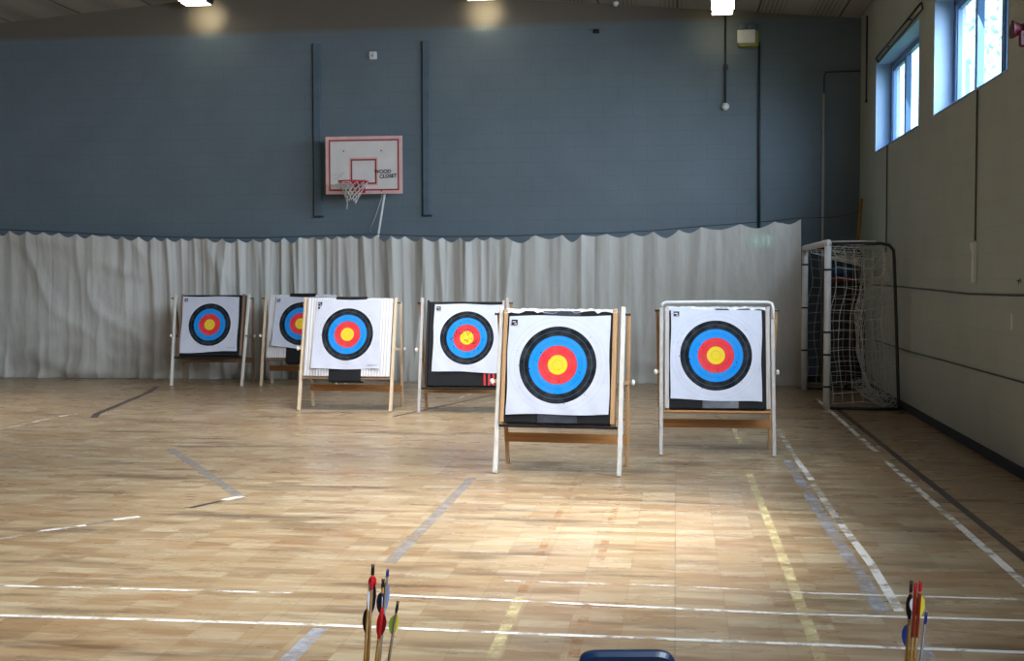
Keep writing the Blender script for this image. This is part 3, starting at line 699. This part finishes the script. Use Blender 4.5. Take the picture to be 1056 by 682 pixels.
text('WOOD', -bw/2+px*49.8, bh/2-px*37.2, px*5.0, 0.02, 'marker', bb); text('CLOSET', -bw/2+px*55.0, bh/2-px*42.0, px*5.0, .05, 'marker', bb)
sc = ((8, 39), (11, 37.3), (13.5, 38.8), (16, 37), (19, 35.3), (16.5, 39), (12, 41), (8.5, 41.5), (10, 43.5), (13, 42.4), (15, 44))
G().tube([(-bw/2+px*x, -.017, bh/2-px*z) for x, z in sc], px*.16, 4).obj('scribble', 'pencil', bb)
for x, z in ((18.5, 14.5), (57, 14.5), (18, 54.5), (57, 54.5)):
    G().lathe([(.012, 0), (.012, .006), (.006, .009)], 8, Matrix.Translation((-bw/2+px*x, -.015, bh/2-px*z)) @ Matrix.Rotation(PI/2, 4, 'X')).obj('bolt', 'dark_metal', bb)
rc = Vector((px*(-5), -.36, -bh/2+px*10.6)); RR = .225
ring = G().tube([rc+Vector((RR*math.cos(t*2*PI/28), RR*math.sin(t*2*PI/28), 0)) for t in range(29)], .011, 8).obj('rim', 'rim_red', hoop, smooth=True)
g = G(); g.box((rc.x, -.02, rc.z-.05), (.2, .012, .2), bev=.003); g.box((rc.x, -.085, rc.z-.035), (.13, .14, .012), bev=.003)
for sx in (-1, 1):
    g.add([(rc.x+sx*.06, -.02, rc.z-.14), (rc.x+sx*.06, -.15, rc.z-.03), (rc.x+sx*.06, -.02, rc.z-.02), (rc.x+sx*.066, -.02, rc.z-.14), (rc.x+sx*.066, -.15, rc.z-.03), (rc.x+sx*.066, -.02, rc.z-.02)], [(0, 1, 2), (5, 4, 3), (0, 3, 4, 1), (1, 4, 5, 2), (2, 5, 3, 0)])
g.obj('rim_bracket', 'rim_red', hoop)
g = G(); rows = 5
def npt(k, j):
    t = j/rows; a = (k+.5*(j % 2))*2*PI/12; r = RR*(1-.72*t**.8); sg = .03*math.sin(a*2+1)*t
    return rc+Vector((r*math.cos(a)-.03*t, r*math.sin(a), -.29*t-sg-.012))
for k in range(12):
    for dirn in (0, 1):
        pts = []; kk = k
        for j in range(rows+1):
            pts.append(npt(kk, j)); kk += (1 if j % 2 else 0) if dirn else (0 if j % 2 else -1)
        g.tube(pts, .0065, 4, cap=False)
g.tube([npt(6, rows), rc+Vector((-.075, -.08, -.36)), rc+Vector((-.08, -.08, -.42))], .008, 5)
g.obj('hoop_net', 'net', hoop, fix=False)
for sx in (-.3, .3):
    for sz in (-.2, .25): G().beam((sx, .015, sz), (sx*.9, YB-BY-.012, sz), .04, .04).obj('bracket_arm', 'rail_blue', hoop)
pa = meas(398, 201, 1, 18.66); pb = meas(392.5, 244, 1, 18.80)
d = pb-pa; foot = pa+d*(pa.z/(pa.z-pb.z)); foot.z = 0
foot = Vector((pa.x-.32, 18.86, 0))
dd = pb-pa; foot.x = pa.x+dd.x*(pa.z/(pa.z-pb.z))
tag(G().tube([foot+Vector((0, 0, .002)), Vector((pa.x, 18.64, pa.z+.1))], .017, 8).obj('white_pole', 'white_paint', smooth=True, base=foot), 'thin white pole slanting from behind the curtain up to the backboard', 'pole')
ca, cb_ = meas(394, 203, 1, 18.66), meas(381, 238, 1, 18.98)
tag(G().tube([ca+Vector((0, 0, .05)), ca, (ca+cb_)/2+Vector((0, 0, -.03)), cb_, Vector((cb_.x, YB, cb_.z))], .006, 6).obj('cord', 'white_paint', smooth=True), 'thin pale cord stretched slantwise below the backboard', 'cord')
# ------------------------------------------------------------------ fittings on the back wall
def wp_(u, v, off=.0): return meas(u, v, 1, YB-off)
for (u0, u1, v0, v1), lab in (((322.5, 331, 45, 222.5), 'blue-grey vertical batten on the wall left of the backboard'), ((435.5, 443, 42, 221.5), 'blue-grey vertical batten on the wall right of the backboard')):
    a, b = wp_(u0, v0, .06), wp_(u1, v1, .06)
    t = empty('wall_batten', ((a.x+b.x)/2, YB, b.z), label=lab, cat='batten', group=None)
    h = a.z-b.z; w = b.x-a.x
    G().box((0, -.03, h/2), (w, .06, h), bev=.004).obj('batten_body', 'rail_blue', t)
    G().box((-w/2-.008, -.02, h/2), (.02, .04, h), bev=.002).obj('edge_shade', 'dark_blue', t)  # dark strip standing in for the shade along the left edge
    G().box((.01, -.035, -.012), (w+.05, .07, .024), bev=.003).obj('end_stop', 'dark_blue', t)
p = wp_(385, 57.5)
sn = empty('wall_sensor', (p.x, YB, p.z), label='small white square sensor high above the backboard', cat='sensor')
G().box((0, -.02, 0), (.12, .04, .12), bev=.01).obj('sensor_case', 'white_plastic', sn); G().lathe([(.03, 0), (.026, .012), (.012, .018)], 12, Matrix.Translation((0, -.04, 0)) @ Matrix.Rotation(PI/2, 4, 'X')).obj('sensor_lens', 'reveal', sn, smooth=True)
p0, p1 = wp_(760.5, 46, .1), wp_(780, 30.5, .1)
em = empty('emergency_light', ((p0.x+p1.x)/2, YB, p0.z), label='white emergency light box with two lamp heads on the upper wall', cat='emergency light')
w, h = p1.x-p0.x, p1.z-p0.z
G().box((.025, -.05, h/2-.02), (w+.02, .10, h+.02), bev=.01).obj('case_back', 'yellow_plastic', em)
G().box((-.01, -.112, h/2+.01), (w-.01, .02, h-.02), bev=.006).obj('case_front', 'white_plastic', em)
for sx in (-.22, .18):
    lh = G().lathe([(.02, 0), (.055, .05), (.06, .09), (.05, .095)], 14, Matrix.Translation((sx*w*1.2, -.03, h+.055)) @ Matrix.Rotation(PI/2+.15, 4, 'X')).obj('lamp_head', 'rail_blue', em, smooth=True)
    G().box((sx*w*1.2, -.05, h+.015), (.02, .02, .04)).obj('lamp_neck', 'dark_metal', em)
# floodlights under the ceiling washing the top of the wall
def flood(u0, u1, vb, Y, lab, en):
    a, b = meas(u0, vb, 1, Y), meas(u1, vb, 1, Y); x = (a.x+b.x)/2; w = b.x-a.x; z = a.z
    t = empty('ceiling_light', (x, Y, z), label=lab, cat='light fitting')
    zt = zc(x)
    G().box((0, .12, .12), (w+.04, .28, .20), bev=.02).obj('housing', 'dark_metal', t)
    G().box((0, -.025, .115), (w, .02, .18), bev=.005).obj('lens', 'lamp_glow', t)
    G().box((0, .12, .012), (w*.9, .22, .012), bev=.003).obj('lower_lens', 'lamp_glow', t)
    G().tube([(0, .12, .2), (0, .12, zt-z)], .015, 8).obj('hanger', 'dark_metal', t)
    lamp('flood_lamp', 'SPOT', (x, Y+.14, z-.02), (x-.05, YB+.05, z-.02), en, (1, .85, .52), spot_size=1.25, spot_blend=.9, shadow_soft_size=.12)
flood(185, 213, 3.5, 18.35, 'lit ceiling light above the left part of the curtain', 42)
flood(478, 512, -2.5, 18.35, 'ceiling light at the top edge washing the middle of the wall', 42)
flood(733.5, 757, 12.5, 18.0, 'bright rectangular ceiling light beside the hanging conduit', 10)
def conduit(pts, r, mat, lab, cat='conduit', name='conduit', extra=None):
    base = Vector(pts[-1]); t = empty(name, base, label=lab, cat=cat)
    for q, rr, m, nm in [(pts, r, mat, 'pipe')]+(extra or []):
        G().tube([Vector(x)-base for x in q], rr, 8).obj(nm, m, t, smooth=True)
    return t, base
p0, p1 = wp_(748, 16, .03), wp_(748, 110, .03); m = wp_(748, 69, .03)
t, b = conduit([p0, p1], .016, 'dark_blue', 'dark conduit ending in a small white dome, under the bright light')
G().box(m-b, (.07, .05, .07), bev=.01).obj('junction_box', 'dark_blue', t)
G().lathe([(.055, -.04), (.06, 0), (.045, .035), (.02, .05)], 14, Matrix.Rotation(PI/2, 4, 'X')).obj('end_dome', 'white_plastic', t, smooth=True)
p0, pm_, p1 = wp_(783, 44, .025), wp_(782.8, 112, .025), wp_(782.5, 250, .025)
p1 = wp_(782.5, 240.6, .025); conduit([p0, p1], .016, 'dark_blue', 'long conduit below the emergency light, dropping behind the curtain', extra=[([pm_+Vector((.02, -.012, 0)), p1+Vector((.02, -.012, 0))], .009, 'rail_blue', 'cable_cover')])
q0 = wp_(849.5, 96, .03); q1 = Vector((q0.x-.0, YB-.03, .002))
conduit([q0, q1], .019, 'grey_wood', 'pale grey pipe rising behind the goal beside the corner', extra=[([wp_(887, 73, .015), wp_(852, 74.5, .015), wp_(850, 78, .015), wp_(849.5, 98, .015)], .010, 'dark_blue', 'thin_lead')])
p = meas(635, 4.5, 1, 18.85)
zt = zc(p.x)
dm = empty('dome_detector', (p.x, 18.85, zt), label='small pale dome at the ceiling edge above the middle of the curtain', cat='detector')
G().lathe([(.05, 0), (.05, -.03), (.035, -.055+min(0, p.z-zt+.05)), (.015, -.07+min(0, p.z-zt+.05))], 14).obj('dome', 'white_plastic', dm, smooth=True)
p = wp_(615, 32.5); hk = empty('wall_bracket_plate', (p.x, YB, p.z), label='tiny dark bracket high on the wall right of the middle', cat='bracket')
G().box((0, -.02, 0), (.09, .04, .06), bev=.005).obj('plate', 'black', hk); G().box((0, -.06, .01), (.03, .08, .02), bev=.004).obj('hook', 'black', hk)
# ------------------------------------------------------------------ fittings on the right wall
def rp(u, v, off=0): return meas(u, v, 0, XR-off)
def cable(pix, r, mat, lab, off, name='wall_cable'):
    o = G().tube([rp(u, v, off) for u, v in pix], r, 6).obj(name, mat, smooth=True); return tag(o, lab, 'cable')
cable([(897, 293.5), (930, 296), (960, 299), (1000, 303.3), (1056, 305), (1100, 309)], .009, 'cable_grey', 'upper of two dark cables running along the right wall', .011)
cable([(895, 349), (905, 352), (935, 362), (975, 372.5), (1056, 395), (1100, 407)], .008, 'cable_grey', 'lower of two dark cables sloping along the right wall', .010)
def drop(u, v0, v1, v2, lab, r=.008, wb=.07):
    a, b, c = rp(u, v0, .012), rp(u-.3, v1, .012), rp(u-1.2, v2, .02)
    a.y = b.y = c.y = (a.y+b.y+c.y)/3
    t = empty('cable_drop', (XR, c.y, c.z), label=lab, cat='cable'); bs = Vector(t.location)
    G().tube([a-bs, b-bs], r, 6).obj('cable', 'cable_grey', t, smooth=True)
    h = b.z-c.z
    G().box((-.018, 0, h/2), (.036, wb, h), bev=.006).obj('cover_strip', 'white_paint', t)
    G().box((-.022, .015, h-.03), (.044, wb*1.35, .09), bev=.01).obj('cover_top', 'white_paint', t)
drop(1006.3, 94, 250, 292, 'dark cable with white cover strip below the nearer window')
drop(914.3, 150, 262, 290, 'dark cable with short white strip below the farther window')
a, b = rp(894.5, 16, .015), rp(893, 103, .015); a.y = b.y = (a.y+b.y)/2
t = empty('cable_drop', b, label='thin dark cable dropping beside the far window near the corner', cat='cable')
G().tube([a-b, Vector((0, 0, 0))], .012, 6).obj('cable', 'dark_metal', t, smooth=True); G().box((0, 0, -.02), (.03, .05, .05), bev=.006).obj('cable_end', 'dark_metal', t)
m = [rp(903.5, 60, .05), rp(949, 4, .05), rp(950.5, 2, .03), rp(951.5, 9, .03), rp(906, 64.5, .05), rp(903.5, 60.5, .05)]
rod = empty('window_rail', m[0], label='slim dark double rail on the wall above the far window', cat='rail')
G().tube([p-m[0] for p in m], .013, 6).obj('rail_loop', 'dark_metal', rod, smooth=True)
for k in (.25, .75):
    p = m[0]+(m[1]-m[0])*k-m[0]; G().tube([p, p+Vector((XR-(p+m[0]).x, 0, 0))], .01, 6).obj('rail_bracket', 'dark_metal', rod)
p = rp(1062, 30); al = empty('alarm_sounder', (XR-.002, p.y, p.z), label='red alarm sounder on the right wall beside the nearer window', cat='alarm')
k = Matrix.Rotation(-PI/2, 4, 'Y')
G().lathe([(.06, 0), (.06, .03), (.045, .05)], 18, k).obj('alarm_base', 'alarm_red', al, smooth=True)
G().lathe([(.04, .05), (.045, .08), (.068, .12), (.072, .135), (.05, .13)], 18, k).obj('alarm_horn', 'alarm_red', al, smooth=True)
G().box((-.06, -.05, -.08), (.06, .05, .13), bev=.012).obj('alarm_lower_body', 'alarm_red', al)
G().tube([(-.01, -.06, .0), (-.01, -.07, .3), (-.01, -.07, zc(XR)-p.z)], .01, 6).obj('alarm_cable', 'dark_metal', al, smooth=True)
p = rp(1043.5, 332); G().box((0, 0, 0), (.004, .05, .13)).obj('paint_chip', 'white_paint', wr, loc=(XR-.001, p.y, p.z))
g = G()
for k, (dy, dz, an) in enumerate(((-.03, 0, .6), (0, .01, -.5), (.02, -.005, 1.1), (.045, .005, 0))): g.box((XR-.001, p.y-.5+dy+.1, 0), (.003, .03, .008), Euler((an, 0, 0)).to_matrix())
q = rp(1051, 290.5); g = G()
for dy, dz, an in ((-.05, 0, .6), (-.02, .012, -.5), (.01, -.005, 1.1), (.04, .005, .1)): g.box((XR-.001, q.y+dy, q.z+dz), (.003, .04, .010), Euler((an, 0, 0)).to_matrix())
g.obj('scrawl', 'marker', wr)
# ------------------------------------------------------------------ arrows
def arrow(nock, low, D, shaft, nockc, vanes, lab, grp, nlen=.02, r=.0042, crest=None):
    d = ray(*nock); N = O+d*(D/d.dot(fw)); d2 = ray(*low); B = O+d2*((D+.015)/d2.dot(fw))
    dirn = (B-N).normalized(); L = N.z/(-dirn.z)-.002; P0 = N+dirn*L
    q = (-dirn).to_track_quat('Z', 'Y')
    t = empty('arrow', P0, label=lab, cat='arrow', group=None); t.rotation_euler = q.to_euler()
    G().lathe([(.001, 0.0), (r, .03), (r, .045)], 8).obj('point', 'dark_metal', t, smooth=True)
    G().lathe([(r, .045), (r, L-nlen)], 10).obj('shaft', shaft, t, smooth=True)
    g = G(); g.lathe([(r, L-nlen), (r*1.2, L-nlen*.75), (r*.95, L-nlen*.3), (r*.5, L-nlen*.3)], 8)
    g.box((0, r*.6, L-nlen*.2), (r*1.0, r*.6, nlen*.45)); g.box((0, -r*.6, L-nlen*.2), (r*1.0, r*.6, nlen*.45)); g.obj('nock', nockc, t)
    if crest:
        dd_ = lambda v: L-(B-N).length*(v-nock[1])/(low[1]-nock[1])
        G().lathe([(r*1.08, dd_(crest[1])), (r*1.14, dd_(crest[1])+.002), (r*1.14, dd_(crest[0])-.002), (r*1.08, dd_(crest[0]))], 10).obj('crest', crest[2], t, smooth=True)
    qi = t.rotation_euler.to_matrix().inverted(); right = qi @ rt; a0 = math.atan2(right.y, right.x); tocam = qi @ (-fw); 
    for (ang, v0, v1, m, hh) in vanes:                        # pixel rows along the shaft -> distances from the nock
        def dist(v): 
            f = (v-nock[1])/(low[1]-nock[1]); return L-(B-N).length*f
        z1, z0 = dist(v0), dist(v1); n = 10; a = a0+ang
        vs = []; e = Vector((math.cos(a), math.sin(a), 0)); sdv = Vector((-e.y, e.x, 0))*.0007
        for k in range(n+1):
            f = k/n; z = z1+(z0-z1)*f; hgt = hh*(math.sin(PI*min(1, f*1.0))**.6)*(1-.25*f) if 0 < f < 1 else 0
            vs += [e*r*.9+Vector((0, 0, z))+sdv, e*(r+hgt)+Vector((0, 0, z))+sdv, e*(r+hgt)+Vector((0, 0, z))-sdv, e*r*.9+Vector((0, 0, z))-sdv]
        fs = []
        for k in range(n):
            b = 4*k
            for i in range(4): fs.append((b+i, b+(i+1) % 4, b+4+(i+1) % 4, b+4+i))
        G().add(vs, fs).obj('fletching', m, t)
    return t
LG = RG = None
DL = 3.2
arrow((384.8, 582.5), (379.3, 682), DL, 'shaft', 'v_black', [(-2.7, 600, 631, 'v_white', .0085), (-.4, 600, 632, 'v_navy', .011), (-1.6, 594, 609, 'v_red', .014), (.2, 594, 607, 'v_red', .008), (3.0, 595, 607, 'v_red', .007)], 'arrow with black nock and red, white and navy fletching, tallest of its bunch', LG, nlen=.027, crest=(594, 607, 'v_red'))
arrow((380.4, 616), (376.2, 682), DL+.04, 'shaft', 'v_dark', [(3.0, 628, 653, 'v_black', .010), (.9, 628, 653, 'v_dark', .006)], 'arrow with black fletching sticking out low, behind the tallest arrow', LG)
arrow((395.2, 597.5), (390.4, 682), DL+.03, 'shaft', 'v_dark', [(3.0, 611, 633, 'v_navy', .012), (-1.4, 615, 631, 'v_white', .009)], 'arrow with navy and white fletching and dark nock', LG, nlen=.022, crest=(612, 632, 'v_navy'))
arrow((400.0, 587.5), (391.4, 684), DL+.075, 'shaft_grey', 'v_blue', [(.2, 603, 629, 'v_sky', .008), (2.6, 600, 629, 'v_dark', .006)], 'dark slim arrow with bright blue nock and pale vane', LG, r=.0034)
arrow((394.6, 627), (387.8, 682), DL-.045, 'shaft', 'v_red', [(-.1, 633, 656, 'v_dred', .012), (3.1, 632, 656, 'v_red', .007), (-1.6, 632, 657, 'v_red', .010)], 'arrow with bright red and dark red fletching', LG, crest=(629, 658, 'v_red'))
arrow((410.3, 620.5), (400.4, 684), DL-.11, 'shaft_brown', 'v_black', [(3.0, 635, 655, 'v_green', .012), (.1, 634, 653, 'v_yellow', .008)], 'thin brown arrow with green and yellow fletching, leaning apart', LG, nlen=.028, r=.0034)
DR = 3.2
arrow((939.9, 599.3), (935.3, 684), DR+.035, 'shaft', 'v_dark', [(3.0, 614, 637, 'v_black', .0075), (-1.4, 614, 637, 'v_black', .006)], 'arrow with dark nock and black fletching', RG, nlen=.03, crest=(613, 638, 'v_black'))
arrow((944.4, 602), (939.2, 684), DR-.04, 'shaft', 'v_crim', [(3.0, 617, 631, 'v_white', .009), (-1.4, 620, 634, 'v_crim', .004)], 'arrow with red upper shaft and white vane in the middle of its bunch', RG, nlen=.028, crest=(612, 657, 'shaft_red'))
arrow((949.6, 599.3), (943.0, 684), DR+.0, 'shaft', 'v_crim', [(.1, 614, 637, 'v_yellow', .013), (2.8, 616, 636, 'v_dark', .005)], 'arrow with red nock and yellow fletching', RG, nlen=.028, crest=(612, 657, 'shaft_red'))
arrow((938.0, 634), (933.9, 690), DR+.075, 'shaft', 'v_blue', [(3.05, 644, 667, 'v_blue', .014)], 'arrow with broad blue vane low beside the black-fletched one', RG)
arrow((955.4, 632), (949, 684), DR-.10, 'shaft_grey', 'v_blue', [], 'thin grey arrow with bright blue nock standing apart', RG, nlen=.03, r=.0036)
# ------------------------------------------------------------------ small chair, its back reaching into the bottom of the view
D = 3.42
d = ray(645.5, 669); c = O+d*(D/d.dot(fw)); HW = .133; ZT = c.z
ch = empty('child_chair', (c.x, c.y, 0), (0, 0, YAW), label='navy moulded plastic chair back rising at the bottom edge of the picture', cat='chair')
def outline(i, j, hw, h0, h1, y):
    pass
g = G(); n = 24; pts = []
z0b = .30; R_ = .05
prof = []
for k in range(9):
    a = PI-PI/2*k/8; prof.append((-HW+R_+R_*math.cos(a), ZT-R_*.55+R_*.55*math.sin(a)))
for k in range(9):
    a = PI/2-PI/2*k/8; prof.append((HW-R_+R_*math.cos(a), ZT-R_*.55+R_*.55*math.sin(a)))
prof = [(-HW-.012, z0b)]+prof+[(HW+.012, z0b)]
def back(g, sc, yo, ins):
    return [Vector((x*sc, yo+.05*(ZT-z)/.3, z-ins if z > .4 else z)) for x, z in prof]
b1, b2, b3, b4 = back(g, 1, -.004, .004), back(g, .985, -.010, 0), back(g, .985, -.030, 0), back(g, 1, -.036, .004)
b1 = back(g, .95, .0, .012)
vs = b1+b2+b3+back(g, .95, -.038, .012); k = len(prof)
fs = [(r*k+i, r*k+i+1, (r+1)*k+i+1, (r+1)*k+i) for r in range(3) for i in range(k-1)]+[list(range(k))[::-1], list(range(3*k, 4*k))]
fs += [(0, k, 2*k, 3*k), (k-1, 4*k-1, 3*k-1, 2*k-1)]
g.add(vs, fs); g.obj('backrest', 'navy', ch, smooth=False)
g = G(); g.box((0, .20, .30), (.30, .30, .025), bev=.01); g.box((0, .045, .31), (.26, .03, .06), bev=.008); g.obj('seat', 'navy', ch)
for sx in (-1, 1):
    G().tube([(sx*.12, .09, .29), (sx*.14, .03, .003)], .011, 8).obj('leg', 'dark_metal', ch, smooth=True)
    G().tube([(sx*.12, .30, .29), (sx*.14, .36, .003)], .011, 8).obj('leg', 'dark_metal', ch, smooth=True)
# ------------------------------------------------------------------ a tree outside the windows
tr_ = empty('tree', (8.9, 40, -.2), label='pale green tree outside, seen through the nearer window', cat='tree')
G().tube([(0, 0, 0), (.1, 0, 4), (0, .1, 8.5)], [.3, .22, .1], 10).obj('trunk', 'bark', tr_, smooth=True)
g = G(); rnd = random.Random(5)
for k in range(260):
    a, b = rnd.uniform(0, 2*PI), rnd.uniform(-1, 1); r = 2.0*rnd.random()**.4; c_ = Vector((r*math.cos(a)*math.sqrt(1-b*b), r*math.sin(a)*math.sqrt(1-b*b), 9.3+1.6*b*r))
    e = Euler((rnd.uniform(0, 6), rnd.uniform(0, 6), rnd.uniform(0, 6))).to_matrix(); s = rnd.uniform(.09, .17)
    g.add([c_+e @ Vector(x)*s for x in ((-1, 0, 0), (0, -.5, 0), (1, 0, 0), (0, .5, 0))], [(0, 1, 2, 3)])
g.obj('crown', 'leaf', tr_, fix=False)
# ------------------------------------------------------------------ light
W = bpy.data.worlds.new('World'); S.world = W; W.use_nodes = True; nt = W.node_tree
bg = nt.nodes['Background']; bg.inputs['Color'].default_value = (.42, .70, 1.0, 1); bg.inputs['Strength'].default_value = 4.2
DAY = (.78, .89, 1.0)
for (y0, y1), e, aim in zip(WIN, (45, 75, 150, 170, 150), ((-5, 19, .8), (-5, 17, .6), (-5, 13, .7), (-4, 10, .7), (-4, 8, .7))):
    yc = (y0+y1)/2
    lamp('daylight', 'AREA', (XR+.04, yc, (WZ0+WZ1)/2), aim, e, DAY, shape='RECTANGLE', size=y1-y0-.1, size_y=1.1, spread=math.radians(105))
# beam of bright sky through the third window, pooling on the floor
lamp('daylight_beam', 'SPOT', (XR-.1, 8.4, 4.0), (-1.75, 7.4, 0), 2700, (1, .98, .95), spot_size=math.radians(56), spot_blend=1.0, shadow_soft_size=.35)
# rows of fill lamps added under the hall roof, outside the view
for x, y, e in ((-9.5, -3.5, 70), (-3, -3.5, 70), (-9.5, 3, 60), (-3, 3, 55), (-9.0, 9.5, 55), (-2.5, 9.5, 45), (-9.0, 13.2, 75), (-3.0, 13.2, 95)):
    lamp('roof_fill', 'AREA', (x, y, zc(x)-.12), (x, y+.8, 0), e, (.98, .97, .95), shape='RECTANGLE', size=1.4, size_y=3.0, spread=math.radians(78))
# ------------------------------------------------------------------ view
S.view_settings.view_transform = 'AgX' if False else 'Standard'
S.view_settings.look = 'None'; S.view_settings.exposure = .1; S.view_settings.gamma = 1
S.cycles.max_bounces = 7; S.cycles.diffuse_bounces = 4; S.cycles.transparent_max_bounces = 12
S.cycles.use_denoising = True
S.cycles.sample_clamp_indirect = 6
S.cycles.caustics_reflective = False; S.cycles.caustics_refractive = False
